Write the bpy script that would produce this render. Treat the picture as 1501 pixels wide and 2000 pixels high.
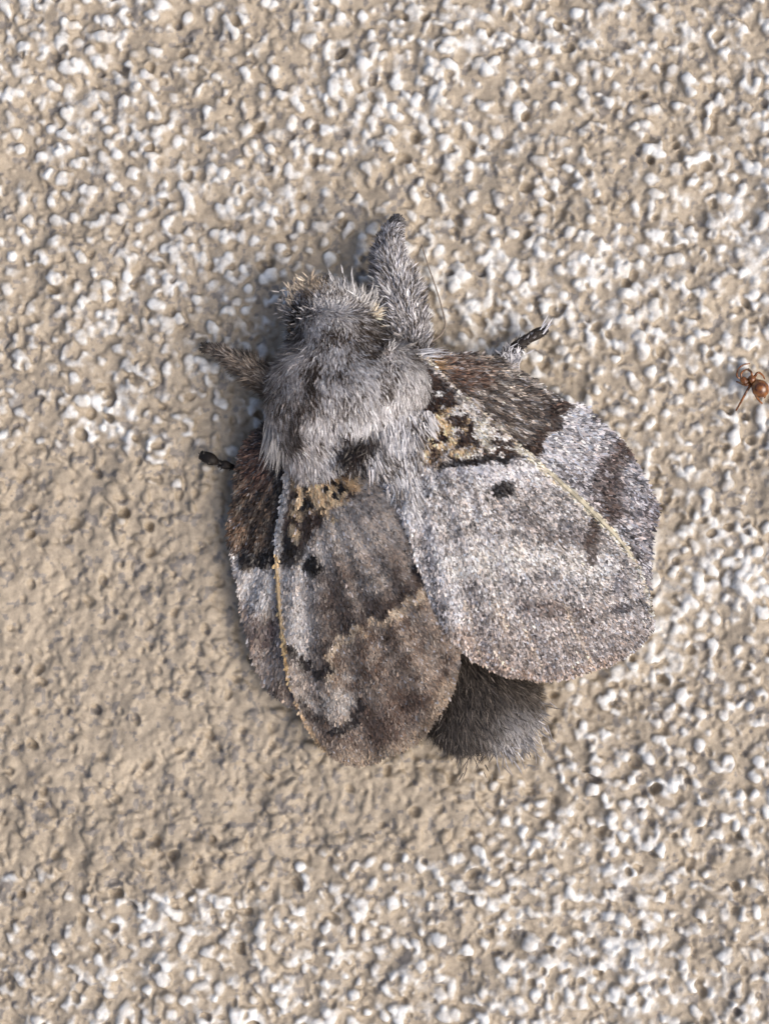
import bpy, math
import numpy as np
from mathutils import Vector
rng = np.random.default_rng(7)
scene = bpy.context.scene
for o in list(bpy.data.objects):
    bpy.data.objects.remove(o)
# ------------------------------------------------------------------ camera, world, sun, exposure
# 1 unit = 1 cm; x to the right of the picture, y up the picture, z out of the stucco
scene.unit_settings.scale_length = 0.01
D = 15.0
cam = bpy.data.cameras.new('camera'); camo = bpy.data.objects.new('camera', cam)
scene.collection.objects.link(camo); scene.camera = camo
camo.location = (0, 0, D)
cam.sensor_fit = 'VERTICAL'; cam.angle = 2*math.atan(4.0/D)
cam.clip_start = 0.1; cam.clip_end = 500
cam.dof.use_dof = True; cam.dof.focus_distance = D-0.35
cam.dof.aperture_fstop = cam.lens*0.001/(2*0.12)
SUN_AZ, SUN_EL = math.radians(-24), math.radians(46)
world = bpy.data.worlds.new('World'); scene.world = world; world.use_nodes = True
wn = world.node_tree.nodes; bgn = wn['Background']
sky = wn.new('ShaderNodeTexSky'); sky.sky_type = 'NISHITA'; sky.sun_disc = False
sky.sun_elevation = SUN_EL; sky.sun_rotation = math.pi/2 - SUN_AZ
sky.air_density = 0.9; sky.dust_density = 7.0; sky.ozone_density = 0.6
world.node_tree.links.new(sky.outputs[0], bgn.inputs[0]); bgn.inputs[1].default_value = 0.15
sun = bpy.data.lights.new('sun', 'SUN'); suno = bpy.data.objects.new('sun', sun)
scene.collection.objects.link(suno)
sun.energy = 1.3; sun.angle = math.radians(55); sun.color = (1.0, 0.99, 0.975)
Ld = Vector((math.cos(SUN_EL)*math.cos(SUN_AZ), math.cos(SUN_EL)*math.sin(SUN_AZ), math.sin(SUN_EL)))
suno.rotation_euler = Ld.to_track_quat('Z', 'Y').to_euler(); suno.location = Ld*20
scene.view_settings.view_transform = 'Standard'; scene.view_settings.look = 'None'
scene.view_settings.exposure = 0.1; scene.view_settings.gamma = 1.0
scene.render.engine = 'CYCLES'
scene.render.resolution_x = 768; scene.render.resolution_y = 1024

# ------------------------------------------------------------------ helpers
PX = 250.0                                   # photo pixels per cm on the stucco
def P(px, py, z=0.0):
    px = np.asarray(px, float); py = np.asarray(py, float); z = np.asarray(z, float)+0*px
    k = (D-z)/D
    return np.stack([(px-750.5)/PX*k, (1000-py)/PX*k, z], -1)
def lin(r, g, b):
    c = np.array([r, g, b], float)/255
    return np.where(c <= 0.04045, c/12.92, ((c+0.055)/1.055)**2.4)
_tab = np.random.default_rng(3).random((256, 256))
def vnoise(x, y, seed=0):
    x = np.asarray(x, float)+seed*37.17; y = np.asarray(y, float)+seed*91.73
    xi = np.floor(x).astype(int); yi = np.floor(y).astype(int)
    fx = x-xi; fy = y-yi
    fx = fx*fx*(3-2*fx); fy = fy*fy*(3-2*fy)
    a = _tab[xi & 255, yi & 255]; b = _tab[(xi+1) & 255, yi & 255]
    c = _tab[xi & 255, (yi+1) & 255]; d = _tab[(xi+1) & 255, (yi+1) & 255]
    return (a*(1-fx)+b*fx)*(1-fy)+(c*(1-fx)+d*fx)*fy
def fbm(x, y, seed=0, o=4):
    s = 0; a = 0.5; t = 0
    for i in range(o):
        s = s+a*vnoise(x*2**i, y*2**i, seed+i*5); t += a; a *= 0.5
    return s/t
def sstep(a, b, x):
    t = np.clip((x-a)/(b-a), 0, 1); return t*t*(3-2*t)
def resample(pts, n, smooth=True):
    pts = np.asarray(pts, float)
    if smooth and len(pts) > 2:              # catmull-rom
        q = np.vstack([2*pts[0]-pts[1], pts, 2*pts[-1]-pts[-2]]); out = []
        for i in range(1, len(q)-2):
            t = np.linspace(0, 1, 12, endpoint=False)[:, None]
            p0, p1, p2, p3 = q[i-1], q[i], q[i+1], q[i+2]
            out.append(0.5*((2*p1)+(-p0+p2)*t+(2*p0-5*p1+4*p2-p3)*t*t+(-p0+3*p1-3*p2+p3)*t**3))
        pts = np.vstack(out+[pts[-1:]])
    L = np.r_[0, np.cumsum(np.linalg.norm(np.diff(pts[:, :2] if pts.shape[1] < 3 else pts[:, :3], axis=0), axis=1))]
    s = np.linspace(0, L[-1], n)
    return np.stack([np.interp(s, L, pts[:, k]) for k in range(pts.shape[1])], -1)
def make_mesh(name, co, faces, mat, parent=None, col=None, smooth=True):
    """faces: int array (n,3) or (n,4), or list of those"""
    fl = faces if isinstance(faces, list) else [faces]
    me = bpy.data.meshes.new(name)
    me.vertices.add(len(co)); me.vertices.foreach_set('co', np.ascontiguousarray(co, np.float32).ravel())
    nl = sum(f.size for f in fl); nf = sum(len(f) for f in fl)
    me.loops.add(nl); me.polygons.add(nf)
    me.loops.foreach_set('vertex_index', np.concatenate([f.ravel() for f in fl]).astype(np.int32))
    tot = np.concatenate([np.full(len(f), f.shape[1]) for f in fl])
    me.polygons.foreach_set('loop_start', np.r_[0, np.cumsum(tot)[:-1]].astype(np.int32))
    me.polygons.foreach_set('use_smooth', np.full(nf, smooth))
    me.update(calc_edges=True)
    if col is not None:
        a = me.color_attributes.new('Col', 'FLOAT_COLOR', 'POINT')
        a.data.foreach_set('color', np.c_[col, np.ones(len(col))].astype(np.float32).ravel())
    me.materials.append(mat)
    ob = bpy.data.objects.new(name, me); scene.collection.objects.link(ob)
    if parent is not None:
        ob.parent = parent
    return ob
def grid_faces(n, m, wrap=False):
    i, j = np.meshgrid(np.arange(n-1), np.arange(m if wrap else m-1), indexing='ij')
    j2 = (j+1) % m
    return np.stack([i*m+j, i*m+j2, (i+1)*m+j2, (i+1)*m+j], -1).reshape(-1, 4)
def new_mat(name):
    m = bpy.data.materials.new(name); m.use_nodes = True
    return m, m.node_tree.nodes, m.node_tree.links, m.node_tree.nodes['Principled BSDF']

# ------------------------------------------------------------------ materials
m_wall, n, l, b = new_mat('painted_stucco')
tc = n.new('ShaderNodeTexCoord')
def noise_node(n, l, tc, scale, detail, rough=0.5):
    t = n.new('ShaderNodeTexNoise'); t.inputs['Scale'].default_value = scale
    t.inputs['Detail'].default_value = detail; t.inputs['Roughness'].default_value = rough
    l.new(tc.outputs['Object'], t.inputs['Vector']); return t
at = n.new('ShaderNodeAttribute'); at.attribute_name = 'Col'
nz = noise_node(n, l, tc, 30, 5, 0.65)
mix = n.new('ShaderNodeMixRGB'); mix.blend_type = 'OVERLAY'; mix.inputs[0].default_value = 0.35
l.new(at.outputs['Color'], mix.inputs[1]); l.new(nz.outputs['Fac'], mix.inputs[2])
l.new(mix.outputs[0], b.inputs['Base Color'])
rr = n.new('ShaderNodeMapRange'); rr.inputs['To Min'].default_value = 0.42; rr.inputs['To Max'].default_value = 0.68
nz2 = noise_node(n, l, tc, 6, 4); l.new(nz2.outputs['Fac'], rr.inputs['Value']); l.new(rr.outputs[0], b.inputs['Roughness'])
b.inputs['Specular IOR Level'].default_value = 0.55
bp = n.new('ShaderNodeBump'); bp.inputs['Strength'].default_value = 0.35; bp.inputs['Distance'].default_value = 0.01
nz3 = noise_node(n, l, tc, 70, 4, 0.6); l.new(nz3.outputs['Fac'], bp.inputs['Height']); l.new(bp.outputs[0], b.inputs['Normal'])

def attr_mat(name, rough, spec, sheen=0.0):
    m, n, l, b = new_mat(name)
    at = n.new('ShaderNodeAttribute'); at.attribute_name = 'Col'
    l.new(at.outputs['Color'], b.inputs['Base Color'])
    b.inputs['Roughness'].default_value = rough; b.inputs['Specular IOR Level'].default_value = spec
    b.inputs['Sheen Weight'].default_value = sheen
    return m
m_fur = attr_mat('moth_fur', 0.45, 0.45)
m_wing = attr_mat('moth_wing_membrane', 0.7, 0.2)
m_scale = attr_mat('moth_wing_scales', 0.42, 0.5)
m_skin = attr_mat('moth_skin', 0.6, 0.3)
m_eye, n, l, b = new_mat('moth_eye'); b.inputs['Base Color'].default_value = (0.012, 0.009, 0.007, 1); b.inputs['Roughness'].default_value = 0.2
m_ant, n, l, b = new_mat('ant_shell')
b.inputs['Roughness'].default_value = 0.16; b.inputs['Specular IOR Level'].default_value = 0.8
tc2 = n.new('ShaderNodeTexCoord'); nza = noise_node(n, l, tc2, 25, 3)
cr = n.new('ShaderNodeValToRGB'); cr.color_ramp.elements[0].color = (0.05, 0.014, 0.004, 1); cr.color_ramp.elements[1].color = (0.30, 0.11, 0.025, 1)
cr.color_ramp.elements[0].position = 0.3; cr.color_ramp.elements[1].position = 0.7
l.new(nza.outputs['Fac'], cr.inputs[0]); l.new(cr.outputs[0], b.inputs['Base Color'])
b.inputs['Subsurface Weight'].default_value = 0.0

# ------------------------------------------------------------------ stucco surface
ST = 2.25                                    # grid step in photo pixels
x0, x1, y0, y1 = -170, 1670, -170, 2170
gx = np.arange(x0, x1+ST, ST); gy = np.arange(y0, y1+ST, ST)
GX, GY = np.meshgrid(gx, gy)                 # rows = y
def flat_mask(px, py):
    wob = (fbm(px/130, py/130, 41, 3)-0.5)
    f = np.zeros_like(px)
    for cx, cy, rx, ry in [(130, 1330, 420, 430), (380, 1480, 330, 250), (700, 1560, 300, 110), (60, 1130, 300, 240), (420, 1150, 170, 220), (830, 1400, 250, 160)]:
        d = np.sqrt(((px-cx)/rx)**2+((py-cy)/ry)**2)
        f = np.maximum(f, 1-sstep(0.5, 1.15, d+wob*0.6))
    return f
FL = flat_mask(GX, GY)
wx_ = GX+(fbm(GX/40, GY/40, 13, 3)-0.5)*50; wy_ = GY+(fbm(GX/40, GY/40, 14, 3)-0.5)*50
low = (fbm(GX/170, GY/170, 11, 3)-0.5)*26+(fbm(wx_/50, wy_/64, 17, 3)-0.5)*28
H = low.copy()                               # relief, in photo pixels
SX = GX+(fbm(GX/13, GY/13, 201, 2)-.5)*11; SY = GY+(fbm(GX/13, GY/13, 203, 2)-.5)*11
def stamp(cx, cy, ra, rb, ang, amp, base, mode):
    R = max(ra, rb)+8
    i0 = max(int((cy-R-y0)/ST), 0); i1 = min(int((cy+R-y0)/ST)+2, len(gy))
    j0 = max(int((cx-R-x0)/ST), 0); j1 = min(int((cx+R-x0)/ST)+2, len(gx))
    if i1 <= i0 or j1 <= j0: return
    X = SX[i0:i1, j0:j1]-cx; Y = SY[i0:i1, j0:j1]-cy
    c, s = math.cos(ang), math.sin(ang)
    d2 = ((X*c+Y*s)/ra)**2+((-X*s+Y*c)/rb)**2
    ins = d2 < 1
    if mode > 0:
        v = base+amp*np.sqrt(np.clip(1-d2, 0, 1))
        H[i0:i1, j0:j1] = np.where(ins, np.maximum(H[i0:i1, j0:j1], v), H[i0:i1, j0:j1])
    else:
        w = np.where(ins, (1-d2)**.75, 0)
        H[i0:i1, j0:j1] -= amp*w
def low_at(cx, cy):
    j = np.clip(((cx-x0)/ST).astype(int), 0, len(gx)-1); i = np.clip(((cy-y0)/ST).astype(int), 0, len(gy)-1)
    return low[i, j]
NB = 15000
bx = rng.uniform(x0, x1, NB); by = rng.uniform(y0, y1, NB); lb = low_at(bx, by)
for k in range(NB):
    r = float(np.clip(rng.lognormal(1.92, 0.36), 4, 13))
    stamp(bx[k], by[k], r*rng.uniform(1.0, 1.6), r, rng.normal(1.1, 0.7), r*rng.uniform(0.6, 1.15), lb[k]+rng.normal(-1.5, 2.2), 1)
NC = 1000                                    # lumps run together into short ridges
cx = rng.uniform(x0, x1, NC); cy = rng.uniform(y0, y1, NC)
for k in range(NC):
    a = rng.normal(1.1, 0.75); x, y = cx[k], cy[k]; r = rng.uniform(5, 10)
    for q in range(rng.integers(2, 5)):
        bb = low_at(np.array([x]), np.array([y]))[0]+rng.normal(1.5, 1.5)
        stamp(x, y, r*rng.uniform(1.0, 1.5), r*rng.uniform(0.75, 1.05), a, r*rng.uniform(0.7, 1.1), bb, 1)
        x += math.cos(a)*r*1.0; y += math.sin(a)*r*1.0; a += rng.normal(0, 0.6); r *= rng.uniform(0.85, 1.12)
def blur(A, w):
    k = np.array(w, float); k /= k.sum(); h = len(k)//2
    Ap = np.pad(A, h, mode='edge')
    B = sum(k[i]*Ap[i:i+A.shape[0], :] for i in range(len(k)))
    return sum(k[i]*B[:, i:i+A.shape[1]] for i in range(len(k)))
# trowelled area: tops pressed flat, the hollows left open
plate = low*0.6+1.6+(fbm(GX/30, GY/30, 23, 4)-0.5)*10+3.2*sstep(.47, .52, fbm(GX/75, GY/60, 24, 4))+2.6*sstep(.47, .52, fbm(GX/38, GY/42, 25, 4))
cap = plate*FL+(1-FL)*80
kk = 2.5
Hs = np.minimum(H, cap)-kk*0.25*np.clip(1-np.abs(H-cap)/kk, 0, 1)**2
H = Hs
NP = 4200
for k in range(NP):
    x = rng.uniform(x0, x1); y = rng.uniform(y0, y1); r = float(np.clip(rng.lognormal(1.5, 0.38), 2.6, 9))
    stamp(x, y, r*rng.uniform(1, 1.7), r, rng.uniform(0, 3.1), r*rng.uniform(.7, 2.2), 0, -1)
H = blur(H, [1, 2, 1]); H = blur(H, [1, 2, 1])
H += (fbm(GX/11, GY/11, 29, 3)-0.5)*2.2*(1-.5*FL)
H *= 0.92
# bulge the lumps sideways a little so that crevices pinch
gyv, gxv = np.gradient(blur(H, [1, 2, 3, 2, 1]), ST)
infl = np.clip(H-low, -4, 14)*0.22
nn = np.sqrt(1+gxv**2+gyv**2)
WX = GX-infl*gxv/nn; WY = GY-infl*gyv/nn; WZ = H/PX
co = P(WX, WY, 0.0); co[..., 2] = WZ-0.03
# paint colour: faint cream/tan clouding, grey flecks of grit and grime of their own shape
c_a = lin(166, 154, 136); c_b = lin(149, 138, 122); c_g = lin(110, 107, 106)
cl = fbm(GX/90, GY/90, 51, 4)[..., None]
COL = c_a*cl+c_b*(1-cl)
COL = COL*(0.9+0.2*fbm(GX/12, GY/12, 61, 2)[..., None])
fleck = sstep(0.61, 0.70, fbm(GX/14, GY/14, 71, 3))*0.75
COL = COL*(1-fleck[..., None])+c_g*fleck[..., None]
# white sky glints painted into the proudest grains' colour, not on the trowelled patch
def box(A, h):
    for ax in (0, 1):
        Ap = np.pad(A, [(h+1, h) if k == ax else (0, 0) for k in (0, 1)], mode='edge'); cs = np.cumsum(Ap, ax)
        A = (cs[2*h+1:] - cs[:-2*h-1] if ax == 0 else cs[:, 2*h+1:]-cs[:, :-2*h-1])/(2*h+1)
    return A
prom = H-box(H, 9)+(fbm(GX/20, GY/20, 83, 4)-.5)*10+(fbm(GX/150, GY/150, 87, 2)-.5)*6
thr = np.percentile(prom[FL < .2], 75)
glint = sstep(thr-3.2, thr+4.2, prom-FL*18)*(.6+.4*sstep(.3, .65, fbm(GX/13, GY/13, 97, 3)))
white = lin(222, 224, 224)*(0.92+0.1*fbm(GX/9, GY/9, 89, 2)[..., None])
COL = COL*(1-glint[..., None])+white*glint[..., None]
# exact straight rim, so that the surface can go on mirrored beyond it
ex0, ex1 = co[0, 0, 0], P(gx[-1], 0)[0]
ex0 = P(gx[0], 0)[0]; ey0 = P(0, gy[0])[1]; ey1 = P(0, gy[-1])[1]
co[:, 0, 0] = ex0; co[:, -1, 0] = ex1; co[0, :, 1] = ey0; co[-1, :, 1] = ey1
nr, nc = GX.shape
f = grid_faces(nr, nc)[:, ::-1]
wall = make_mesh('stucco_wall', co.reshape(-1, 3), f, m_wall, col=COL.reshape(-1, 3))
wall['kind'] = 'structure'; wall['label'] = 'beige painted rough stucco wall behind the moth'
for sx in (-1, 0, 1):                        # the wall goes on past the frame on every side
    for sy in (-1, 0, 1):
        if sx or sy:
            w2 = wall.copy(); scene.collection.objects.link(w2)
            w2.location = (0 if not sx else 2*(ex0 if sx < 0 else ex1), 0 if not sy else 2*(ey1 if sy < 0 else ey0), 0)
            w2.scale = (-1 if sx else 1, -1 if sy else 1, 1)
            w2['label'] = 'beige painted rough stucco wall going on beyond the picture'
def wall_z(px, py):
    j = int(np.clip((px-x0)/ST, 0, nc-1)); i = int(np.clip((py-y0)/ST, 0, nr-1))
    return float(WZ[max(i-4, 0):i+5, max(j-4, 0):j+5].max()-0.03)

# ------------------------------------------------------------------ moth: shape of the folded wings
AX = np.array([640., 590.]); DV = np.array([330., 870.]); DV /= np.linalg.norm(DV); RV = np.array([DV[1], -DV[0]])
def uv(px, py):
    rx = px-AX[0]; ry = py-AX[1]
    return rx*RV[0]+ry*RV[1], rx*DV[0]+ry*DV[1]
def roof(px, py):
    u, v = uv(np.asarray(px, float), np.asarray(py, float))
    top = np.interp(v, [0, 120, 230, 420, 600, 900], [.42, .45, .52, .72, .68, .50])
    S = np.where(u > 0, 330., 245.)
    return 0.13+top*np.exp(-(u/S)**2)

def mask_blob(px, py, cx, cy, rx, ry, ang=0, soft=0.35, warp=0.5, seed=1, sc=22):
    c, s = math.cos(math.radians(ang)), math.sin(math.radians(ang))
    X = px-cx; Y = py-cy
    d = np.sqrt(((X*c+Y*s)/rx)**2+((-X*s+Y*c)/ry)**2)+(fbm(px/sc, py/sc, seed, 3)-0.5)*warp*2
    return 1-sstep(1-soft, 1+soft, d)
def mask_line(px, py, pts, w, soft=0.5, warp=0.5, seed=2, sc=14):
    pts = np.asarray(pts, float); d = np.full(px.shape, 1e9)
    for a, b in zip(pts[:-1], pts[1:]):
        ab = b-a; t = np.clip(((px-a[0])*ab[0]+(py-a[1])*ab[1])/(ab@ab), 0, 1)
        d = np.minimum(d, np.hypot(px-a[0]-t*ab[0], py-a[1]-t*ab[1]))
    d = d/w+(fbm(px/sc, py/sc, seed, 3)-0.5)*warp*2
    return 1-sstep(1-soft, 1+soft, d)
def poly_mask(px, py, pts, soft=8, warp=10, seed=4, sc=16):
    px = px+(fbm(px/sc, py/sc, seed, 3)-0.5)*2*warp; py = py+(fbm(px/sc, py/sc, seed+9, 3)-0.5)*2*warp
    pts = np.asarray(pts, float); ins = np.zeros(px.shape, bool); d = np.full(px.shape, 1e9)
    n = len(pts)
    for i in range(n):
        a = pts[i]; b = pts[(i+1) % n]; ab = b-a
        if abs(ab[1]) > 1e-9:
            c = (a[1] > py) != (b[1] > py)
            ins ^= c & (px < ab[0]*(py-a[1])/ab[1]+a[0])
        t = np.clip(((px-a[0])*ab[0]+(py-a[1])*ab[1])/(ab@ab), 0, 1)
        d = np.minimum(d, np.hypot(px-a[0]-t*ab[0], py-a[1]-t*ab[1]))
    sd = np.where(ins, d, -d)
    return sstep(-soft, soft, sd)
def lay(C, m, col):
    return C*(1-m[..., None])+np.asarray(col)*m[..., None]
W_WHITE = lin(205, 203, 206); W_GREY = lin(160, 156, 157); W_MID = lin(128, 120, 116); W_BRN = lin(98, 84, 74)
W_DARK = lin(58, 44, 36); W_BLACK = lin(26, 20, 17); W_TAN = lin(216, 190, 154); W_RUST = lin(92, 66, 52); W_CREAM = lin(206, 198, 178)

def pat_fore_right(px, py):
    C = np.ones(px.shape+(3,))*lin(164, 159, 157)
    cl = fbm(px/55, py/55, 81, 4)
    C = lay(C, sstep(.5, .75, cl)*.6, lin(136, 130, 129)); C = lay(C, sstep(.5, .25, cl)*.5, W_WHITE)
    aa = np.arctan2(py-640, px-700); rr_ = np.hypot(px-700, py-640)
    C = C*(.42+1.1*sstep(.22, .78, .55*fbm(rr_/17, aa*95, 82, 2)+.45*fbm(px/8, py/8, 83, 2)))[..., None]
    # outer band browner
    C = lay(C, poly_mask(px, py, [(860, 1160), (960, 1190), (1090, 1170), (1210, 1180), (1290, 1230), (1200, 1340), (1040, 1350), (860, 1290)], 40, 30, 5)*.6, lin(138, 126, 120))
    C = lay(C, mask_line(px, py, [(900, 1240), (960, 1300), (1050, 1325), (1120, 1315), (1200, 1290)], 16, .8, .7, 6)*.6, lin(150, 128, 112))
    # light transverse band
    C = lay(C, mask_line(px, py, [(880, 1100), (960, 1090), (1050, 1075), (1120, 1090), (1170, 1110)], 22, .8, 1.0, 7, 18)*.7, lin(210, 206, 202))
    C = lay(C, mask_line(px, py, [(1010, 1000), (1060, 1050), (1120, 1045), (1150, 1050)], 18, .8, 1.1, 8, 18)*.7, lin(92, 84, 82))
    # smudges by the costa
    C = lay(C, mask_line(px, py, [(1160, 1015), (1148, 1050), (1152, 1090)], 12, .5, .7, 9)*.9, W_DARK)
    C = lay(C, mask_blob(px, py, 1072, 1185, 60, 17, 10, .5, .9, 10)*.85, lin(90, 78, 74))
    C = lay(C, mask_blob(px, py, 1212, 1185, 24, 9, -15, .5, .6, 11)*.9, lin(70, 66, 70))
    C = lay(C, mask_blob(px, py, 1205, 1135, 12, 20, 20, .5, .6, 12)*.6, lin(110, 106, 112))
    C = lay(C, mask_blob(px, py, 1170, 1195, 14, 10, 0, .5, .6, 13)*.6, lin(80, 76, 74))
    # white field under the base band, grey inner margin
    C = lay(C, mask_blob(px, py, 960, 915, 120, 22, 8, .6, .6, 14)*.8, lin(214, 212, 218))
    C = lay(C, mask_line(px, py, [(745, 925), (800, 1000), (840, 1100), (880, 1190)], 28, .8, .5, 15)*.6, lin(184, 184, 190))
    C = lay(C, mask_line(px, py, [(815, 1040), (845, 1130), (880, 1230)], 12, .8, .6, 16)*.7, lin(120, 112, 108))
    # dark base band with pale flecks
    m = poly_mask(px, py, [(812, 690), (850, 735), (900, 775), (1000, 860), (1016, 885), (990, 905), (940, 898), (900, 905), (850, 915), (815, 900), (810, 830), (800, 780)], 6, 12, 17)
    C = lay(C, m, W_DARK)
    C = lay(C, m*sstep(.58, .66, fbm(px/12, py/12, 18, 3)), lin(220, 214, 208))
    C = lay(C, m*mask_line(px, py, [(858, 905), (900, 902), (945, 895), (1000, 898)], 8, .5, .6, 19), W_BLACK)
    C = lay(C, mask_blob(px, py, 905, 790, 28, 10, 45, .5, .8, 20)*.9, lin(205, 198, 190))
    C = lay(C, mask_blob(px, py, 938, 840, 12, 34, -10, .5, .7, 21)*.9, lin(222, 214, 196))
    t = mask_blob(px, py, 868, 855, 36, 36, 30, .4, 1.3, 22, 17); C = lay(C, t*.95, lin(230, 203, 162))
    C = lay(C, mask_blob(px, py, 900, 882, 24, 10, 0, .4, .7, 23)*.9, W_TAN)
    C = lay(C, t*sstep(.57, .64, fbm(px/15, py/10, 24, 2)), W_DARK)
    C = lay(C, mask_blob(px, py, 850, 885, 16, 16, 0, .5, .5, 25)*.8, lin(70, 52, 44))
    C = lay(C, mask_blob(px, py, 825, 890, 14, 20, 0, .5, .8, 26)*.7, W_TAN)
    C = lay(C, mask_blob(px, py, 978, 952, 24, 18, 10, .18, .45, 27, 12), W_BLACK)
    # veins: tan hair lines towards the margin
    for a, b2 in [((905, 1170), (935, 1275)), ((965, 1170), (985, 1230)), ((1010, 1200), (1055, 1300)), ((1090, 1160), (1150, 1290)), ((955, 1240), (985, 1300))]:
        C = lay(C, mask_line(px, py, [a, b2], 4, .6, .8, 28)*.6, lin(188, 172, 154))
        C = lay(C, mask_line(px, py, [(a[0]+9, a[1]), (b2[0]+9, b2[1])], 4, .6, .8, 29)*.45, lin(92, 80, 74))
    # cream costa
    C = lay(C, mask_line(px, py, [(830, 705), (925, 790), (1010, 868)], 4, .5, .6, 30)*.7, lin(180, 165, 140))
    C = lay(C, mask_line(px, py, [(1005, 872), (1090, 940), (1160, 1005), (1225, 1075)], 8, .35, .4, 31)*.95, W_CREAM)
    C = lay(C, mask_line(px, py, [(1225, 1075), (1255, 1140), (1270, 1200)], 5, .5, .5, 32)*.6, W_CREAM)
    return C
def pat_fore_left(px, py):
    C = np.ones(px.shape+(3,))*lin(146, 136, 128)
    cl = fbm(px/45, py/60, 181, 4)
    C = lay(C, sstep(.5, .72, cl)*.6, lin(112, 98, 88)); C = lay(C, sstep(.5, .28, cl)*.4, lin(172, 163, 154)); C = C*(.62+.72*sstep(.22, .78, fbm(px/9, py/9, 182, 2)))[..., None]
    # pale grey along the costa
    C = lay(C, poly_mask(px, py, [(545, 1080), (600, 1060), (640, 1050), (650, 1120), (620, 1180), (610, 1260), (600, 1300), (555, 1260)], 12, 12, 33)*.85, lin(178, 173, 170))
    C = lay(C, poly_mask(px, py, [(640, 985), (760, 960), (790, 1050), (720, 1080), (640, 1070)], 25, 20, 34)*.55, lin(176, 168, 162))
    # dark median shade
    C = lay(C, mask_line(px, py, [(640, 1130), (650, 1200), (700, 1195), (760, 1170), (800, 1130)], 30, .8, 1.0, 35, 24)*.85, lin(74, 60, 52))
    C = lay(C, mask_blob(px, py, 630, 1260, 22, 50, 10, .6, .6, 36)*.6, lin(96, 86, 80))
    # scalloped pale line then outer brown field
    out = poly_mask(px, py, [(640, 1320), (648, 1262), (668, 1232), (700, 1222), (735, 1205), (770, 1192), (800, 1160), (850, 1140), (900, 1250), (880, 1380), (760, 1500), (650, 1480), (600, 1400)], 4, 16, 37, 14)
    C = lay(C, out*.65, lin(136, 118, 102))
    zig = np.array([(640, 1325), (653, 1300), (641, 1280), (657, 1258), (662, 1238), (684, 1248), (692, 1220), (714, 1234), (726, 1206), (750, 1218), (764, 1190), (782, 1200), (794, 1164), (814, 1174), (824, 1145)], float)
    C = lay(C, mask_line(px, py, zig+np.array([-7, -10]), 9, .6, .8, 382, 12)*.85, lin(66, 54, 47))
    C = lay(C, mask_line(px, py, zig, 6.5, .5, .6, 38, 10)*.9, lin(184, 166, 144))
    C = lay(C, out*sstep(.48, .62, fbm(px/26, py/26, 39, 4))*.8, lin(84, 67, 56))
    C = lay(C, mask_blob(px, py, 770, 1390, 75, 45, -30, .5, .6, 40)*.65, lin(88, 70, 60))
    C = lay(C, mask_blob(px, py, 735, 1310, 40, 22, 10, .5, .6, 41)*.5, lin(92, 76, 66))
    C = lay(C, mask_blob(px, py, 655, 1368, 36, 44, 20, .5, 1.1, 42, 16)*.75, lin(170, 164, 158))
    C = lay(C, mask_line(px, py, [(645, 1422), (665, 1420), (690, 1405), (702, 1370)], 9, .4, 1.5, 43, 9), lin(44, 36, 32))
    C = lay(C, mask_line(px, py, [(590, 1370), (605, 1395), (625, 1400)], 10, .5, .7, 44)*.85, lin(50, 40, 34))
    C = lay(C, mask_line(px, py, [(556, 1256), (585, 1275), (603, 1300), (622, 1312), (642, 1302)], 9, .35, 1.3, 45, 9), lin(44, 36, 31))
    C = lay(C, mask_line(px, py, [(645, 1480), (740, 1478), (800, 1450), (845, 1405), (880, 1330)], 16, .8, .6, 46)*.7, lin(154, 136, 116))
    # dark base with tan patch
    m = poly_mask(px, py, [(545, 860), (600, 870), (690, 900), (690, 960), (640, 985), (625, 1020), (600, 1050), (590, 1090), (545, 1090), (535, 980)], 6, 12, 47)
    C = lay(C, m, W_DARK)
    C = lay(C, m*sstep(.62, .7, fbm(px/12, py/16, 48, 3)), lin(150, 140, 132))
    t = mask_blob(px, py, 622, 962, 42, 42, -20, .4, 1.3, 49, 16); C = lay(C, t*.95, W_TAN)
    C = lay(C, mask_blob(px, py, 655, 940, 34, 14, 10, .4, .8, 50)*.9, lin(200, 168, 128))
    C = lay(C, t*sstep(.56, .64, fbm(px/13, py/15, 53, 2)), W_BLACK)
    C = lay(C, mask_line(px, py, [(565, 1040), (575, 1075), (560, 1090)], 18, .4, .6, 54)*.9, W_BLACK)
    C = lay(C, mask_blob(px, py, 575, 1040, 8, 14, 0, .5, .6, 55)*.8, W_TAN)
    C = lay(C, mask_blob(px, py, 612, 1101, 19, 21, 0, .18, .35, 56, 12), W_BLACK)
    C = lay(C, mask_blob(px, py, 812, 1108, 18, 14, 30, .4, .5, 57), lin(40, 32, 28))
    # costa
    C = lay(C, mask_line(px, py, [(562, 870), (560, 950), (540, 1060), (537, 1085)], 7, .5, .6, 58)*.9, lin(170, 168, 168))
    C = lay(C, mask_line(px, py, [(538, 1085), (545, 1180), (555, 1280), (562, 1340)], 6, .35, .4, 59), lin(206, 176, 128))
    C = lay(C, mask_line(px, py, [(562, 1340), (590, 1400), (640, 1470)], 4, .5, .4, 60)*.7, lin(180, 150, 112))
    return C
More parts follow.
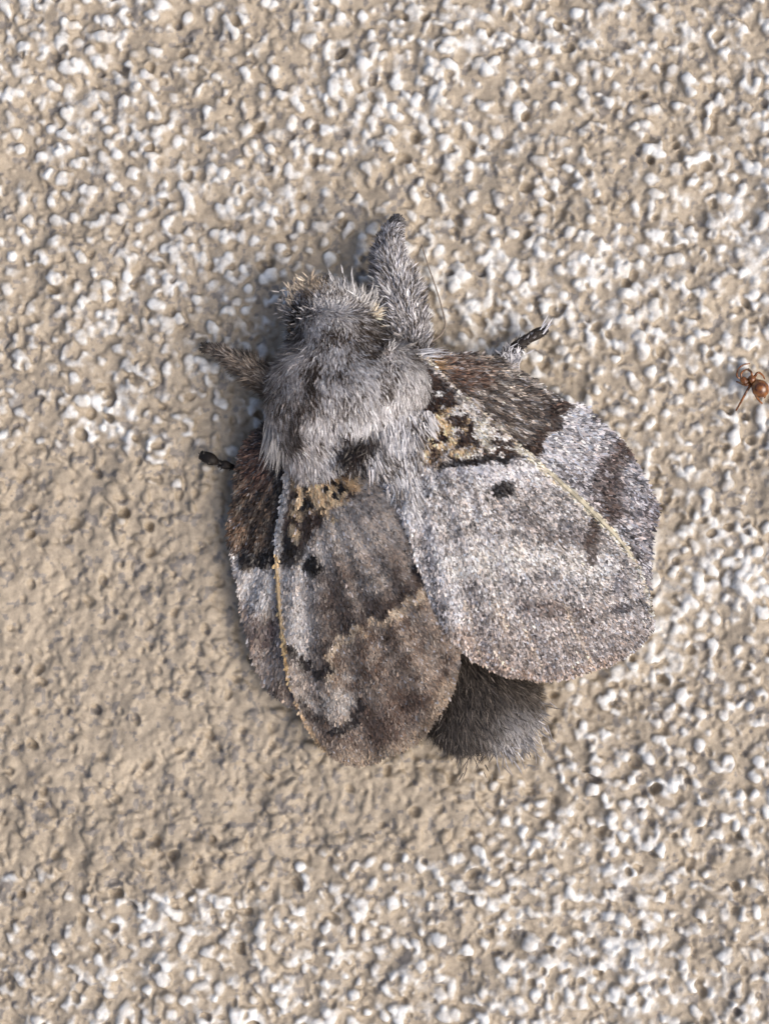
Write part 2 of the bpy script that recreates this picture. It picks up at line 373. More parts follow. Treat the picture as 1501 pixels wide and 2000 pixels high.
def pat_hind_right(px, py):
    C = np.ones(px.shape+(3,))*lin(150, 146, 150)
    cl = fbm(px/40, py/40, 281, 4)
    C = lay(C, sstep(.5, .7, cl)*.5, lin(110, 104, 104)); C = lay(C, sstep(.5, .3, cl)*.5, lin(185, 184, 190)); C = C*(.45+1.05*sstep(.22, .78, fbm(px/8, py/8, 282, 2)))[..., None]
    C = lay(C, mask_line(px, py, [(1120, 800), (1100, 850), (1060, 890), (1130, 850)], 34, .6, .6, 61)*.8, lin(196, 195, 201))
    C = lay(C, mask_line(px, py, [(1230, 870), (1190, 910), (1180, 960), (1185, 1000)], 26, .6, .6, 62)*.85, lin(78, 62, 54))
    C = lay(C, mask_blob(px, py, 1265, 1000, 24, 50, 0, .6, .6, 63)*.5, lin(120, 110, 112))
    m = poly_mask(px, py, [(780, 660), (980, 670), (1060, 740), (1112, 785), (1085, 812), (1095, 835), (1060, 850), (1045, 885), (1020, 880), (820, 720)], 5, 9, 64)
    C = lay(C, m, lin(92, 84, 78))
    st = fbm((px*.82+py*.57)/26, (-px*.57+py*.82)/6, 65, 3); C = lay(C, m*sstep(.5, .62, st)*.75, lin(58, 48, 42)); C = lay(C, m*sstep(.45, .33, st)*.7, lin(168, 160, 152))
    C = lay(C, m*mask_line(px, py, [(1105, 785), (1085, 812), (1088, 835), (1055, 855), (1035, 885)], 20, .5, .6, 66)*.95, W_DARK)
    C = lay(C, m*mask_blob(px, py, 905, 728, 48, 32, 15, .6, .6, 67)*.65, W_RUST)
    C = lay(C, m*mask_blob(px, py, 850, 710, 22, 16, 20, .5, .5, 68)*.7, lin(130, 105, 75))
    C = lay(C, m*mask_blob(px, py, 820, 715, 20, 26, -20, .4, .5, 69)*.9, W_BLACK)
    return C
def pat_hind_left(px, py):
    C = np.ones(px.shape+(3,))*lin(138, 128, 122)
    cl = fbm(px/30, py/45, 381, 4)
    C = lay(C, sstep(.48, .7, cl)*.6, lin(98, 84, 78)); C = lay(C, sstep(.5, .3, cl)*.5, lin(170, 162, 152))
    C = lay(C, poly_mask(px, py, [(450, 1085), (540, 1085), (540, 1170), (500, 1190), (470, 1160)], 14, 10, 71)*.8, lin(182, 180, 180))
    C = lay(C, mask_blob(px, py, 522, 1230, 24, 34, 0, .5, .6, 72)*.8, lin(72, 56, 52))
    C = lay(C, mask_blob(px, py, 545, 1345, 20, 20, 0, .5, .6, 73)*.7, lin(80, 62, 50))
    m = poly_mask(px, py, [(440, 820), (570, 820), (570, 1100), (480, 1108), (465, 1080), (435, 1070)], 5, 9, 74)
    C = lay(C, m, lin(72, 59, 48))
    C = lay(C, m*sstep(.5, .62, fbm(px/8, py/18, 75, 3))*.8, lin(44, 34, 28))
    C = lay(C, m*mask_blob(px, py, 500, 900, 34, 55, 0, .5, .5, 76)*.85, lin(70, 50, 42))
    C = lay(C, m*mask_blob(px, py, 462, 1035, 16, 40, 0, .5, .6, 77)*.8, lin(116, 92, 72))
    C = lay(C, m*mask_line(px, py, [(465, 1085), (500, 1092), (550, 1082)], 16, .5, .6, 78)*.95, W_BLACK)
    C = lay(C, mask_line(px, py, [(545, 830), (540, 900), (548, 960)], 12, .5, .6, 79)*.9, W_BLACK)
    return C

# ------------------------------------------------------------------ strands (fur, scales)
def strands(name, root, nrm, dirv, length, width, col, mat, parent, curl=0.0, tipw=0.0, jit=0.3):
    N = len(root)
    dirv = dirv/np.linalg.norm(dirv, axis=1, keepdims=True)
    side = np.cross(dirv, nrm)+rng.normal(0, jit, (N, 3))*0.6
    side -= dirv*np.sum(side*dirv, 1, keepdims=True)
    side /= np.linalg.norm(side, axis=1, keepdims=True)+1e-9
    L = np.asarray(length)[:, None]; Wd = (np.asarray(width)/2)[:, None]
    bend = np.zeros((N, 3)); bend[:, 2] = -1; bend = bend*curl+rng.normal(0, 0.10, (N, 3))
    mid = root+dirv*L*0.5; tip = root+dirv*L+bend*L*0.5
    mid = mid+bend*L*0.1
    if tipw <= 0:
        v = np.stack([root-side*Wd*0.8, root+side*Wd*0.8, mid-side*Wd, mid+side*Wd, tip], 1)
        q = np.array([[0, 1, 3, 2]]); t = np.array([[2, 3, 4]]); nv = 5
        shade = np.array([.85, .85, 1, 1, 1.05])
    else:
        v = np.stack([root-side*Wd*0.6, root+side*Wd*0.6, mid-side*Wd, mid+side*Wd, tip-side*Wd*tipw, tip+side*Wd*tipw], 1)
        q = np.array([[0, 1, 3, 2], [2, 3, 5, 4]]); t = None; nv = 6
        shade = np.ones(6)
    off = (np.arange(N)*nv)[:, None, None]
    fl = [(q[None]+off).reshape(-1, 4)]
    if t is not None: fl.append((t[None]+off).reshape(-1, 3))
    c = np.repeat(col[:, None, :], nv, 1)
    ob = make_mesh(name, v.reshape(-1, 3), fl, mat, parent, c.reshape(-1, 3))
    ob['kind'] = 'stuff'
    return ob

moth = bpy.data.objects.new('moth', None); scene.collection.objects.link(moth)
moth.location = (0, 0, 0); moth.empty_display_size = 0.2
moth['label'] = 'furry grey moth with folded patterned wings resting on the stucco'; moth['category'] = 'moth'

def wing(name, costa, rear, zoff, pat, base, nscale, slen, parent, ns=170, nt=110, fringe=None, mottle=0.3, seed=0):
    A = resample(costa, ns); B = resample(rear, ns)
    ph = np.arange(ns)/6.0; B = B+np.c_[vnoise(ph, 0*ph, 71+seed)-.5, vnoise(ph, 0*ph, 73+seed)-.5]*7
    t = np.linspace(0, 1, nt)[None, :, None]
    XY = A[:, None, :]*(1-t)+B[:, None, :]*t
    px, py = XY[..., 0], XY[..., 1]
    def zz(px, py):
        # membrane with shallow corrugation along the veins
        a = np.arctan2(py-base[1], px-base[0]); r = np.hypot(px-base[0], py-base[1])
        return roof(px, py)+zoff+0.018*np.sin(a*38+seed)*np.clip(r/400, 0, 1.2)+(fbm(px/60, py/60, 91+seed, 3)-.5)*0.03
    Z = zz(px, py)
    top = P(px, py, Z); bot = P(px, py, Z-0.012)
    C = pat(px.ravel(), py.ravel())
    F = grid_faces(ns, nt); Nn = ns*nt
    rim = np.r_[np.arange(nt), np.arange(1, ns)*nt+nt-1, (ns-1)*nt+np.arange(nt-2, -1, -1), np.arange(ns-2, 0, -1)*nt]
    r2 = np.roll(rim, -1)
    Fr = np.stack([rim, rim+Nn, r2+Nn, r2], -1)
    w = make_mesh(name, np.vstack([top.reshape(-1, 3), bot.reshape(-1, 3)]), [F, F[:, ::-1]+Nn, Fr], m_wing, parent, np.vstack([C, C])*0.8)
    # overlapping scales
    e1 = np.diff(XY, axis=0)[:, :-1]; e2 = np.diff(XY, axis=1)[:-1]
    ar = np.abs(e1[..., 0]*e2[..., 1]-e1[..., 1]*e2[..., 0]).ravel(); ar /= ar.sum()
    idx = rng.choice(len(ar), nscale, p=ar); i = idx//(nt-1); j = idx % (nt-1)
    a = rng.random(nscale)[:, None]; b = rng.random(nscale)[:, None]
    q = (XY[i, j]*(1-a)+XY[i+1, j]*a)*(1-b)+(XY[i, j+1]*(1-a)+XY[i+1, j+1]*a)*b
    return w, A, B, zz, q
def wing_dirs(q, base, zz, lift, spread):
    d = q-np.asarray(base, float); ang = np.arctan2(d[:, 1], d[:, 0])+rng.normal(0, spread, len(q))
    e = 4.0
    dx, dy = np.cos(ang), np.sin(ang)
    p0 = P(q[:, 0], q[:, 1], zz(q[:, 0], q[:, 1])); q1 = q+np.c_[dx, dy]*e
    p1 = P(q1[:, 0], q1[:, 1], zz(q1[:, 0], q1[:, 1]))
    q2 = q+np.c_[-dy, dx]*e; p2 = P(q2[:, 0], q2[:, 1], zz(q2[:, 0], q2[:, 1]))
    T = (p1-p0)/np.linalg.norm(p1-p0, axis=1, keepdims=True)
    N = np.cross(p2-p0, p1-p0); N /= np.linalg.norm(N, axis=1, keepdims=True)
    N *= np.sign(N[:, 2:3])
    return p0, N, T+N*lift[:, None]
def jitter(C, amt, pw, pd, warm=0.05):
    N = len(C); v = np.exp(rng.normal(0, amt, N))[:, None]; C = C*v
    w = rng.random(N) < pw; C[w] = C[w]*0.4+0.6*lin(222, 220, 226)*np.clip(C[w].mean(1, keepdims=True)*3.2, .15, 1)
    d = rng.random(N) < pd; C[d] *= 0.35
    C = C*(1+rng.normal(0, warm, (N, 1))*np.array([1, 0, -1]))
    return np.clip(C, 0.002, 0.85)
def scales(w, q, base, zz, pat, slen, swid, lift, amt, pw, pd, mat=None, tipw=0.55, spread=.3):
    n = len(q)
    lf = np.abs(rng.normal(lift, lift*0.6, n))+0.03
    p0, N, T = wing_dirs(q, base, zz, lf, spread)
    C = jitter(pat(q[:, 0], q[:, 1]), amt, pw, pd)
    L = slen*rng.uniform(0.6, 1.3, n)/PX; Wd = swid*rng.uniform(0.6, 1.3, n)/PX
    return strands('wing_scales', p0+N*0.003, N, T, L, Wd, C, mat or m_scale, w, 0.0, tipw, 0.5)
def fringe(w, curve, s0, s1, base, zz, pat, nf, ln, tint):
    c = resample(curve[int(len(curve)*s0):int(len(curve)*s1)], nf, False)+rng.normal(0, 2.0, (nf, 2))
    ctr = np.asarray(base, float)
    q = c-(c-ctr)/np.linalg.norm(c-ctr, axis=1, keepdims=True)*rng.uniform(2, 9, nf)[:, None]
    p0, N, T = wing_dirs(q, base, zz, np.abs(rng.normal(0.05, 0.1, nf)), .3)
    C = jitter(pat(q[:, 0], q[:, 1])*0.6+0.4*np.asarray(tint), .35, .08, .1)
    o = strands('fringe', p0, N, T, ln*rng.uniform(.4, 1.2, nf)/PX, rng.uniform(2, 4, nf)/PX, C, m_fur, w, 0.1)
    return o

# hindwings first (they lie lowest), left forewing, then the right forewing on top
RB = (800, 715); LB = (585, 850)
hr_out = [(800, 690), (860, 688), (960, 695), (1010, 722), (1065, 762), (1105, 787), (1142, 796), (1172, 830), (1212, 862), (1236, 905), (1262, 950), (1281, 992), (1272, 1036), (1266, 1090), (1262, 1160)]
hr_in = [(790, 735), (840, 780), (900, 830), (960, 880), (1010, 930), (1050, 980), (1100, 1030), (1150, 1080), (1190, 1120), (1220, 1150), (1245, 1170)]
w, A, B, zz, q = wing('hindwing', hr_out, hr_in, -0.07, pat_hind_right, RB, 13000, 8, moth, seed=1)
w['label'] = 'right hindwing with brown furry base and white outer field'
dark = (q[:, 0] < 1075+(q[:, 1]-780)*-0.6)
scales(w, q[~dark], RB, zz, pat_hind_right, 11, 4.6, .2, .5, .16, .22)
scales(w, q[dark], RB, zz, pat_hind_right, 11, 3.2, .12, .55, .16, .15, m_fur, 0.3, .18)
fringe(w, A, .22, .97, RB, zz, pat_hind_right, 900, 8, lin(200, 196, 196))
hl_out = [(545, 820), (505, 838), (478, 868), (463, 915), (458, 970), (446, 1030), (454, 1085), (466, 1130), (472, 1185), (484, 1240), (497, 1290), (520, 1335), (552, 1365), (590, 1385)]
hl_in = [(600, 850), (600, 900), (600, 960), (600, 1020), (600, 1080), (600, 1140), (605, 1200), (605, 1260), (608, 1310), (612, 1350), (615, 1380)]
w, A, B, zz, q = wing('hindwing', hl_out, hl_in, -0.06, pat_hind_left, LB, 8500, 8, moth, seed=2)
w['label'] = 'left hindwing with dark brown base, in shade'
dark = q[:, 1] < 1085
scales(w, q[~dark], LB, zz, pat_hind_left, 11, 4.8, .12, .25, .05, .08)
scales(w, q[dark], LB, zz, pat_hind_left, 10, 3.6, .12, .55, .12, .15, m_fur, 0.3, .25)
fringe(w, A, .1, .98, LB, zz, pat_hind_left, 700, 8, lin(150, 130, 112))
fl_c = [(575, 850), (560, 900), (553, 960), (540, 1040), (538, 1090), (545, 1190), (556, 1290), (574, 1360), (605, 1425), (648, 1474), (690, 1489)]
fl_r = [(690, 880), (730, 920), (780, 980), (820, 1050), (860, 1130), (890, 1200), (893, 1260), (886, 1318), (868, 1372), (838, 1418), (795, 1456), (740, 1482), (690, 1490)]
w, A, B, zz, q = wing('forewing', fl_c, fl_r, 0.0, pat_fore_left, LB, 34000, 8, moth, seed=3)
w['label'] = 'left forewing, browner and shaded, tucked under the other'
scales(w, q, LB, zz, pat_fore_left, 8.5, 4.8, .08, .2, .04, .05)
fringe(w, B, .5, .99, LB, zz, pat_fore_left, 1000, 10, lin(160, 143, 124))
fringe(w, A, .86, 1., LB, zz, pat_fore_left, 200, 9, lin(150, 130, 108))
fr_c = [(822, 690), (870, 742), (930, 795), (1010, 866), (1095, 938), (1180, 1018), (1228, 1076), (1256, 1140), (1270, 1190), (1272, 1220)]
fr_r = [(700, 885), (745, 935), (785, 1005), (812, 1085), (838, 1160), (868, 1225), (905, 1272), (955, 1303), (1010, 1322), (1070, 1325), (1130, 1312), (1190, 1292), (1240, 1262), (1268, 1230)]
w, A, B, zz, q = wing('forewing', fr_c, fr_r, 0.035, pat_fore_right, RB, 44000, 8, moth, ns=200, nt=130, seed=4)
w['label'] = 'right forewing, pale silvery grey with black spot and tan patch'
scales(w, q, RB, zz, pat_fore_right, 8.5, 4.4, .16, .5, .2, .18)
fringe(w, B, .28, .99, RB, zz, pat_fore_right, 1300, 11, lin(190, 168, 152))
# pale costal vein ridge of each forewing
def tube(name, pts, rad, mat, parent, col=(0.3, 0.3, 0.3), nseg=40, ns=10, flat=1.0):
    pts = np.asarray(pts, float); pr = resample(np.c_[pts, np.asarray(rad, float)], nseg)
    p = pr[:, :3]; r = pr[:, 3]
    T = np.gradient(p, axis=0); T /= np.linalg.norm(T, axis=1, keepdims=True)
    S = np.cross(T, np.array([0, 0, 1.])); S /= np.linalg.norm(S, axis=1, keepdims=True)+1e-9
    U = np.cross(S, T)
    th = np.linspace(0, 2*np.pi, ns, endpoint=False)
    v = p[:, None, :]+(S[:, None, :]*np.cos(th)[None, :, None]+U[:, None, :]*np.sin(th)[None, :, None]*flat)*r[:, None, None]
    co = np.vstack([v.reshape(-1, 3), p[:1], p[-1:]])
    F = grid_faces(nseg, ns, True); k = np.arange(ns); k2 = (k+1) % ns; a = nseg*ns; e = (nseg-1)*ns
    f1 = np.stack([np.full(ns, a), k2, k], -1); f2 = np.stack([np.full(ns, a+1), e+k, e+k2], -1)
    c = np.tile(np.asarray(col, float), (len(co), 1)) if np.ndim(col) == 1 else np.vstack([np.repeat(col, ns, 0), col[:1], col[-1:]])
    return make_mesh(name, co, [F, f1, f2], mat, parent, c), (p, r, T, S, U)
for cpts, zo, cc, ww in [([(1000, 862), (1090, 938), (1175, 1018), (1226, 1078), (1258, 1150)], .035, lin(200, 192, 170), [1.4, 3.4, 3.4, 2.4, 1.4]),
                         ([(537, 1075), (541, 1130), (547, 1200), (556, 1290), (572, 1355)], 0.0, lin(180, 160, 130), [1.4, 2.8, 2.6, 2.2, 1.4])]:
    c = np.array(cpts, float); pz = roof(c[:, 0], c[:, 1])+zo+0.004
    rs = resample(np.c_[P(c[:, 0], c[:, 1], pz), np.array(ww)/PX], 60)
    cj = np.tile(cc, (60, 1))*rng.uniform(.5, 1.05, (60, 1))
    o, _ = tube('costal_vein', rs[:, :3], rs[:, 3], m_wing, moth, cj, 60, 8, .3)

# ------------------------------------------------------------------ body: one continuous skin, furred
BR = np.array([  # px, py, half width, half height(cm), centre z
    (600, 556, 14, .05, .42), (606, 572, 46, .17, .42), (626, 598, 62, .26, .44), (643, 632, 76, .31, .45), (655, 668, 94, .33, .46),
    (664, 712, 136, .37, .48), (678, 765, 156, .42, .50), (694, 825, 156, .38, .48), (718, 895, 138, .29, .42), (752, 970, 112, .19, .33),
    (820, 1110, 108, .23, .32), (880, 1250, 106, .21, .30), (930, 1360, 104, .21, .29), (955, 1408, 92, .17, .26), (966, 1434, 66, .12, .23), (972, 1450, 22, .04, .2)], float)
bs = resample(np.c_[BR[:, :2]/PX, BR[:, 4], BR[:, 2:4]], 110)
bc = P(bs[:, 0]*PX, bs[:, 1]*PX, bs[:, 2]); bw = bs[:, 3]/PX; bh = bs[:, 4]
def body_pt(k, th):
    """k float index along the body, th angle"""
    i = np.clip(np.floor(k).astype(int), 0, 108); f = (k-i)[:, None]
    c = bc[i]*(1-f)+bc[i+1]*f; w = bw[i]*(1-f[:, 0])+bw[i+1]*f[:, 0]; h = bh[i]*(1-f[:, 0])+bh[i+1]*f[:, 0]
    T = bc[i+1]-bc[i]; T[:, 2] = 0; T /= np.linalg.norm(T, axis=1, keepdims=True)
    S = np.cross(T, np.array([0, 0, 1.]))
    p = c+S*(w*np.cos(th))[:, None]+np.array([0, 0, 1.])*(h*np.sin(th))[:, None]
    nn = S*(np.cos(th)/w)[:, None]+np.array([0, 0, 1.])*(np.sin(th)/h)[:, None]
    nn /= np.linalg.norm(nn, axis=1, keepdims=True)
    return p, nn, T, S
nth = 40
def topix_y(p): return 1000-p[:, 1]*D/(D-p[:, 2])*PX
kk, tt = np.meshgrid(np.arange(110, dtype=float)*0.99999, np.linspace(0, 2*np.pi, nth, endpoint=False), indexing='ij')
bp_, bn_, _, _ = body_pt(kk.ravel(), tt.ravel())
co = np.vstack([bp_, bc[:1], bc[-1:]])
F = grid_faces(110, nth, True); k = np.arange(nth); k2 = (k+1) % nth
body = make_mesh('body', co, [F, np.stack([np.full(nth, 110*nth), k2, k], -1), np.stack([np.full(nth, 110*nth+1), 109*nth+k, 109*nth+k2], -1)],
                 m_skin, moth, np.where((np.r_[topix_y(bp_), 500, 1450] > 1150)[:, None], lin(70, 62, 55), lin(128, 120, 116)))
def topix(p):
    k = D/(D-p[:, 2]); return p[:, 0]*k*PX+750.5, 1000-p[:, 1]*k*PX
def body_fur():
    n = 150000
    w = bw+.1; yc = bs[:, 1]*PX; w = w*np.where((yc > 960) & (yc < 1170), 0, 1); w = w*np.where(yc < 690, 1.4, 1)
    k = rng.choice(109, n, p=(w[:-1]+w[1:])/(w[:-1]+w[1:]).sum())+rng.random(n)
    th = rng.uniform(-0.5, math.pi+0.5, n)
    p, N, T, S = body_pt(k, th)
    p2 = body_pt(np.minimum(k+.3, 109), th)[0]; p3 = body_pt(k, th+.03)[0]
    T = p2-p; T /= np.linalg.norm(T, axis=1, keepdims=True)+1e-9
    Nn = np.cross(p3-p, p2-p); Nn /= np.linalg.norm(Nn, axis=1, keepdims=True)+1e-9
    N = Nn*np.where(np.sum(Nn*N, 1) < 0, -1, 1)[:, None]
    px, py = topix(p); u, v = uv(px, py)
    keep = (py < 930) | (py > 1190)
    p, N, T, S, k, th, px, py, u, v = [a[keep] for a in (p, N, T, S, k, th, px, py, u, v)]
    n = len(p)
    head = sstep(635, 580, py)
    abd = py > 1150
    side = np.clip(u/150, -1, 1)[:, None]
    bk = T+S*side*0.25+N*np.abs(rng.normal(.2, .15, (n, 1)))                                   # thorax: combed back
    fw = -T*0.6+S*side*0.6+N*0.5                               # head: brushed forward and out
    dirv = bk*(1-head[:, None])+fw*head[:, None]
    # whorls
    a = (fbm(px/45, py/45, 401, 2)-.5)*2.2
    dirv = dirv+S*a[:, None]*0.7+rng.normal(0, .2, (n, 3))
    dn = np.sum(dirv*N, 1, keepdims=True); dirv = dirv+N*(np.maximum(dn, .18)-dn)
    dirv[abd] = (T*1.0+N*0.3+S*(a*.4)[:, None]+rng.normal(0, .3, (n, 3)))[abd]
    L = np.where(head > .5, rng.uniform(8, 17, n), rng.uniform(11, 30, n)); L[abd] = rng.uniform(16, 44, abd.sum())
    Wd = rng.uniform(1.3, 2.9, n)
    tone = fbm(px/30, py/36, 411, 3)+rng.normal(0, .2, n)
    C = np.where((tone > .53)[:, None], lin(203, 201, 203), np.where((tone > .35)[:, None], lin(152, 147, 145), lin(66, 57, 50)))
    C = C*np.exp(rng.normal(0, .34, n))[:, None]
    br = (sstep(690, 560, px)*sstep(640, 720, py)*.35)[:, None]; C = C*(1-br)+C*br*np.array([.9, .74, .58])
    # dark collar behind the head, dark tuft at the back of the thorax
    m = mask_blob(px, py, 600, 660, 46, 20, 40, .6, .6, 421)*.7+mask_blob(px, py, 760, 655, 56, 20, 15, .6, .6, 422)*.5
    m = np.clip(m, 0, 1); C = lay(C, m*.12, lin(66, 56, 46))
    C = lay(C, mask_blob(px, py, 700, 872, 46, 22, -8, .5, .7, 423)*.95, lin(34, 25, 20))
    C = lay(C, mask_blob(px, py, 565, 840, 14, 40, 10, .5, .5, 424)*.8, lin(40, 30, 25))
    # pale beige brow tuft, white tufts of the crown
    C = lay(C, mask_blob(px, py, 602, 558, 36, 14, 0, .5, .5, 425)*.8, lin(196, 176, 150))
    C = lay(C, mask_blob(px, py, 608, 580, 20, 8, 0, .5, .4, 426)*.4, lin(92, 76, 62))
    # abdomen dark, grey down one side
    C[abd] = (lin(74, 68, 63)*np.exp(rng.normal(0, .6, n))[:, None])[abd]
    g = (abd*mask_blob(px, py, 1015, 1420, 60, 55, -30, .6, .5, 427)*(rng.random(n) < .75))
    C = lay(C, g*.8, lin(160, 158, 160))
    strands('fur', p-N*0.01, N, dirv, L/PX, Wd/PX, np.clip(C, .003, .85), m_fur, body, .12)
body_fur()
# tufts on the crown
def tuft(name, px, py, z, ang, n, ln, col, parent, spread=.35, rad=8, lift=.35, wid=(1.6, 3.4), var=.25):
    a = math.radians(ang)+rng.normal(0, spread, n)
    r = P(px+rng.normal(0, rad, n), py+rng.normal(0, rad, n), z+rng.normal(0, .02, n))
    d = np.stack([np.cos(a), np.sin(a), np.abs(rng.normal(lift, .2, n))], -1)
    N = np.tile([0, 0, 1.], (n, 1))+rng.normal(0, .3, (n, 3))
    C = np.clip(np.asarray(col)*np.exp(rng.normal(0, var, n))[:, None], .003, .85)
    return strands(name, r, N, d, ln*rng.uniform(.6, 1.2, n)/PX, rng.uniform(*wid, n)/PX, C, m_fur, parent, .05)
tuft('crown_tuft', 668, 588, .60, 100, 220, 28, lin(190, 189, 190), body, .4, 16, .2, (1.3, 2.6), .4)
tuft('crown_tuft', 702, 600, .58, 65, 220, 26, lin(184, 181, 178), body, .45, 16, .2, (1.3, 2.6), .4)
tuft('crown_tuft', 725, 615, .56, 40, 110, 20, lin(206, 194, 174), body, .4, 8, .2, (1.3, 2.6), .3)
tuft('crown_tuft', 592, 575, .52, 112, 260, 17, lin(182, 168, 150), body, .6, 13)
tuft('crown_tuft', 620, 568, .54, 75, 160, 16, lin(186, 168, 146), body, .5, 9)
tuft('crown_tuft', 580, 604, .46, 170, 220, 16, lin(160, 154, 150), body, .6, 14)
tuft('shoulder_tuft', 808, 692, .56, 4, 30, 60, lin(190, 190, 196), body, .1, 4, .02, (1, 2.2), .4)
tuft('shoulder_tuft', 545, 830, .55, 262, 200, 70, lin(150, 148, 148), body, .12, 9, .02)
tuft('tail_tuft', 1000, 1425, .24, 300, 420, 30, lin(150, 148, 150), body, .35, 24, .1, (1.3, 2.6), .5)
tuft('tail_tuft', 930, 1438, .2, 262, 300, 26, lin(70, 64, 60), body, .4, 26, .1, (1.3, 2.6), .5)
tuft('tail_tuft', 1016, 1390, .24, 325, 260, 28, lin(140, 138, 140), body, .4, 18, .1, (1.3, 2.6), .5)
def roof_fur():
    n = 13000
    px = rng.uniform(575, 880, n); py = rng.uniform(800, 1030, n)
    m = poly_mask(px, py, [(585, 820), (680, 815), (800, 790), (832, 785), (846, 818), (812, 868), (816, 930), (812, 1000), (775, 965), (738, 915), (690, 900), (645, 896), (598, 868)], 10, 12, 441)
    k = rng.random(n) < m; px, py = px[k], py[k]; n = len(px)
    z = roof(px, py)+.05+.05*sstep(960, 860, py)+rng.normal(0, .012, n)
    ang = np.radians(np.interp(px, [580, 700, 860], [258, 275, 305]))+(fbm(px/35, py/35, 443, 2)-.5)*1.0+rng.normal(0, .16, n)
    d = np.stack([np.cos(ang), np.sin(ang), rng.normal(-.03, .1, n)], -1)
    N = np.tile([0, 0, 1.], (n, 1))+rng.normal(0, .25, (n, 3))
    tone = fbm(px/30, py/36, 411, 3)+rng.normal(0, .2, n)+.12*sstep(700, 780, px)
    C = np.where((tone > .5)[:, None], lin(203, 201, 203), np.where((tone > .33)[:, None], lin(154, 149, 147), lin(62, 53, 46)))*np.exp(rng.normal(0, .3, n))[:, None]
    C = lay(C, mask_blob(px, py, 700, 872, 46, 24, -8, .5, .7, 423)*.95, lin(38, 28, 23))
    C = lay(C, sstep(680, 600, px)*.35, lin(110, 98, 88))
    strands('back_fur', P(px, py, z), N, d, rng.uniform(16, 34, n)/PX, rng.uniform(1.3, 2.8, n)/PX, np.clip(C, .003, .85), m_fur, body, .05)
roof_fur()
tuft('back_tuft', 698, 884, .80, 275, 190, 22, lin(36, 27, 22), body, .7, 15, .2, (1.4, 3.0), .4)
tuft('back_tuft', 735, 880, .79, 285, 50, 22, lin(40, 30, 25), body, .5, 9, .2, (1.4, 3.0), .4)
# eye
import bmesh
def ball(name, c, r, mat, parent, sc=(1, 1, 1)):
    bm = bmesh.new(); bmesh.ops.create_icosphere(bm, subdivisions=3, radius=r)
    me = bpy.data.meshes.new(name); 
    for v in bm.verts: v.co = Vector((v.co.x*sc[0]+c[0], v.co.y*sc[1]+c[1], v.co.z*sc[2]+c[2]))
    for f_ in bm.faces: f_.smooth = True
    bm.to_mesh(me); bm.free(); me.materials.append(mat)
    o = bpy.data.objects.new(name, me); scene.collection.objects.link(o); o.parent = parent
    return o
ball('eye', P(582, 640, .50), .085, m_eye, moth)
ball('eye', P(718, 622, .48), .08, m_eye, moth)

# ------------------------------------------------------------------ legs and antenna
def topix_(p):
    k = D/(D-p[:, 2]); return p[:, 0]*k*PX+750.5, 1000-p[:, 1]*k*PX
def leg(label, pts, rad, cols, nfur, ln, furcol, lift=.45, wid=(1.5, 3.2)):
    """pts: (px,py,z)"""
    pts = np.asarray(pts, float); p3 = P(pts[:, 0], pts[:, 1], pts[:, 2])
    cc = resample(np.c_[np.linspace(0, 1, len(cols)), np.zeros(len(cols)), np.asarray(cols)], 40, False)[:, 2:]
    o, (p, r, T, S, U) = tube('leg', p3, np.asarray(rad)/PX, m_skin, moth, cc, 40, 12, .85)
    o['label'] = label
    if nfur:
        k = rng.integers(0, 39, nfur); th = rng.uniform(-.4, math.pi+.4, nfur); f = rng.random(nfur)[:, None]
        c = p[k]*(1-f)+p[k+1]*f; rr = r[k]
        N = S[k]*np.cos(th)[:, None]+U[k]*np.sin(th)[:, None]
        root = c+N*(rr*.85)[:, None]
        qx, qy = topix_(root); ca = (fbm(qx/20, qy/20, 431, 2)-.5)*2.4
        d = T[k]*.8+N*lift*(.6+1.2*fbm(qx/14, qy/14, 433, 2))[:, None]+S[k]*ca[:, None]*.7+rng.normal(0, .22, (nfur, 3))
        t = rng.random(nfur)
        fc = np.asarray(furcol); C = fc[rng.integers(0, len(fc), nfur)]*np.exp(rng.normal(0, .25, nfur)+(fbm(qx/16, qy/16, 437, 2)-.45)*1.6)[:, None]
        C = C*np.interp(k, [0, 31, 36, 39], [1, 1, .3, .2])[:, None]
        shrink = np.interp(k, [0, 20, 30, 39], [1.1, 1, .6, .35])
        strands('fur', root, N, d, ln*rng.uniform(.5, 1.2, nfur)*shrink/PX, rng.uniform(*wid, nfur)/PX, np.clip(C, .003, .85), m_fur, o, .1)
    return o
G1, G2, G3 = lin(190, 190, 197), lin(142, 139, 140), lin(86, 78, 70)
dk = lin(40, 34, 30)
leg('raised furry right foreleg pointing up', [(806, 695, .34), (792, 640, .38), (778, 580, .38), (765, 525, .34), (759, 482, .27), (765, 452, .2), (776, 432, .12)], [38, 46, 46, 36, 25, 18, 11],
    [G2, G2, G3, dk], 8000, 22, [G1, G1, G2, G2, G3], .6)
leg('shaded furry left foreleg', [(545, 760, .36), (510, 735, .32), (470, 708, .26), (430, 688, .16), (398, 678, .09)], [30, 27, 18, 9, 7],
    [G3, G3, dk, lin(24, 20, 18)], 2600, 22, [lin(120, 108, 96), lin(92, 80, 70), lin(140, 130, 120)])
leg('dark tip of left middle leg', [(520, 925, .12), (470, 917, .10), (455, 912, .10), (440, 908, .12), (428, 904, .09), (412, 897, .12), (392, 888, .10)], [8, 8, 5, 9, 5, 12, 9],
    [dk, lin(24, 20, 18)], 260, 9, [lin(40, 34, 30), lin(26, 22, 20)], .3)
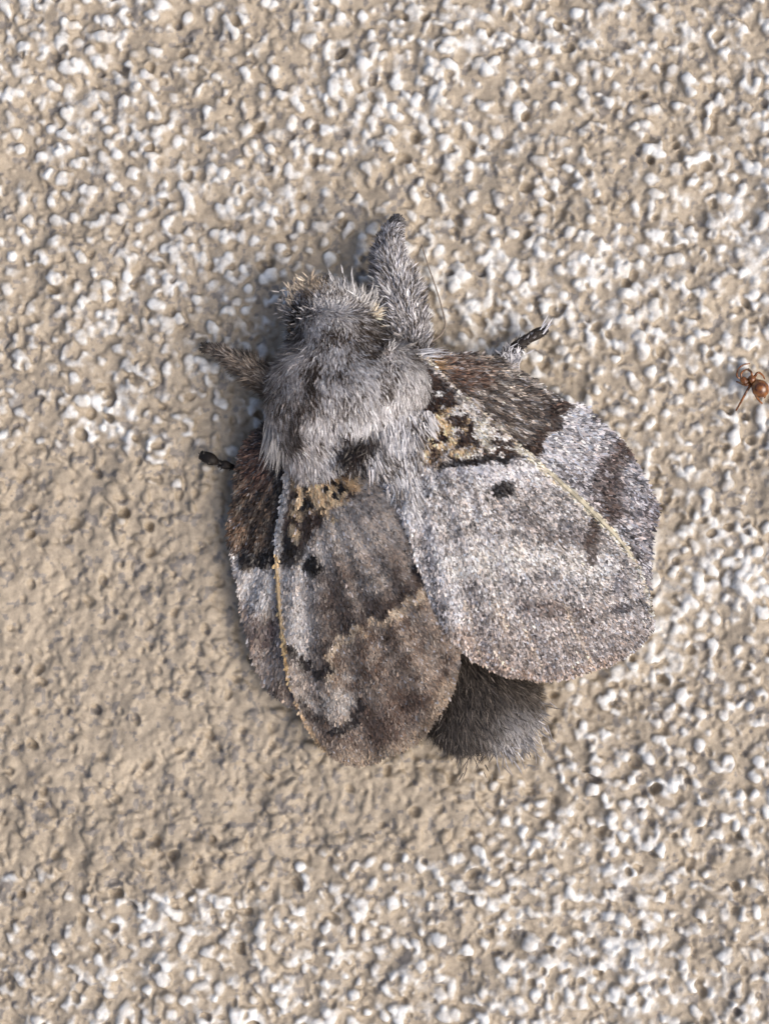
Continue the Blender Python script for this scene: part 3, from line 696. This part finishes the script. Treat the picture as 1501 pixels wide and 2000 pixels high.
leg('dark right middle leg with white hairs', [(930, 740, .14), (975, 705, .14), (992, 690, .13), (1010, 676, .13), (1030, 662, .13), (1052, 650, .12), (1068, 643, .10)], [15, 13, 10, 12, 10, 11, 6],
    [G2, G3, dk, dk, dk], 420, 15, [lin(60, 54, 52), lin(36, 30, 28), lin(120, 118, 120)], .3)
tuft('leg_hair', 1058, 648, .13, 50, 8, 30, lin(205, 205, 212), moth, .12, 4, .1)
tuft('leg_hair', 1000, 704, .16, 95, 110, 20, lin(190, 190, 196), moth, .6, 10, .2)
a = P([790, 840, 868, 862, 850, 836, 823], [672, 668, 640, 600, 560, 520, 478], [.34, .26, .17, .15, .15, .14, .13])
o, _ = tube('antenna', a, np.array([2.5, 2.2, 1.8, 1.5, 1.4, 1.3, 1.0])/PX, m_skin, moth, lin(130, 120, 110), 50, 8)
# long pale hairs at the tail
def long_hairs():
    for pts in [[(858, 1400, .2), (848, 1425, .14), (862, 1452, .1), (892, 1470, .08)], [(1020, 1440, .2), (1045, 1418, .16), (1062, 1398, .12)], [(1040, 1410, .2), (1052, 1440, .14), (1062, 1470, .09)]]:
        q = np.array(pts); tube('tail_hair', P(q[:, 0], q[:, 1], q[:, 2]), np.full(len(q), 1.0)/PX, m_skin, moth, lin(196, 194, 192), 24, 5)
long_hairs()

# ------------------------------------------------------------------ ant
zb = wall_z(1470, 745)
ant = bpy.data.objects.new('ant', None); scene.collection.objects.link(ant); ant.empty_display_size = .05
ant['label'] = 'tiny curled reddish brown ant at the right edge'; ant['category'] = 'ant'
def apts(l): 
    q = np.array(l, float); return P(q[:, 0], q[:, 1], zb+q[:, 2])
tube('body', apts([(1444, 738, .04), (1449, 741, .06), (1455, 745, .06), (1460, 742, .07), (1466, 741, .08), (1471, 744, .07), (1476, 750, .08), (1482, 757, .09), (1486, 764, .08), (1489, 770, .06), (1491, 774, .05)]),
     np.array([1, 6.5, 7.5, 4, 9, 7, 12.5, 17, 15.5, 10, 2])/PX, m_ant, ant, nseg=70, ns=18)
for g_ in [[(1446, 740, .06), (1438, 735, .07), (1440, 722, .05), (1450, 713, .03), (1463, 710, .02)], [(1449, 742, .06), (1446, 730, .08), (1456, 722, .05), (1465, 726, .02)]]:
    tube('antenna', apts(g_), np.array([1.8, 2.0, 1.6, 1.6, 1.3][:len(g_)])/PX, m_ant, ant, nseg=26, ns=8)
for g_ in [[(1466, 745, .06), (1456, 752, .08), (1444, 748, .03), (1437, 745, 0)], [(1470, 740, .07), (1479, 728, .09), (1488, 733, .04), (1492, 740, 0)], [(1468, 738, .07), (1466, 727, .09), (1460, 720, .02)],
           [(1470, 748, .06), (1474, 770, .08), (1481, 782, .04), (1487, 788, 0)], [(1476, 746, .06), (1496, 756, .1), (1494, 770, .04), (1492, 777, 0)], [(1467, 748, .06), (1455, 768, .07), (1444, 788, .03), (1436, 802, 0)]]:
    tube('leg', apts(g_), np.linspace(3.0, 1.6, len(g_))/PX, m_ant, ant, nseg=24, ns=8)
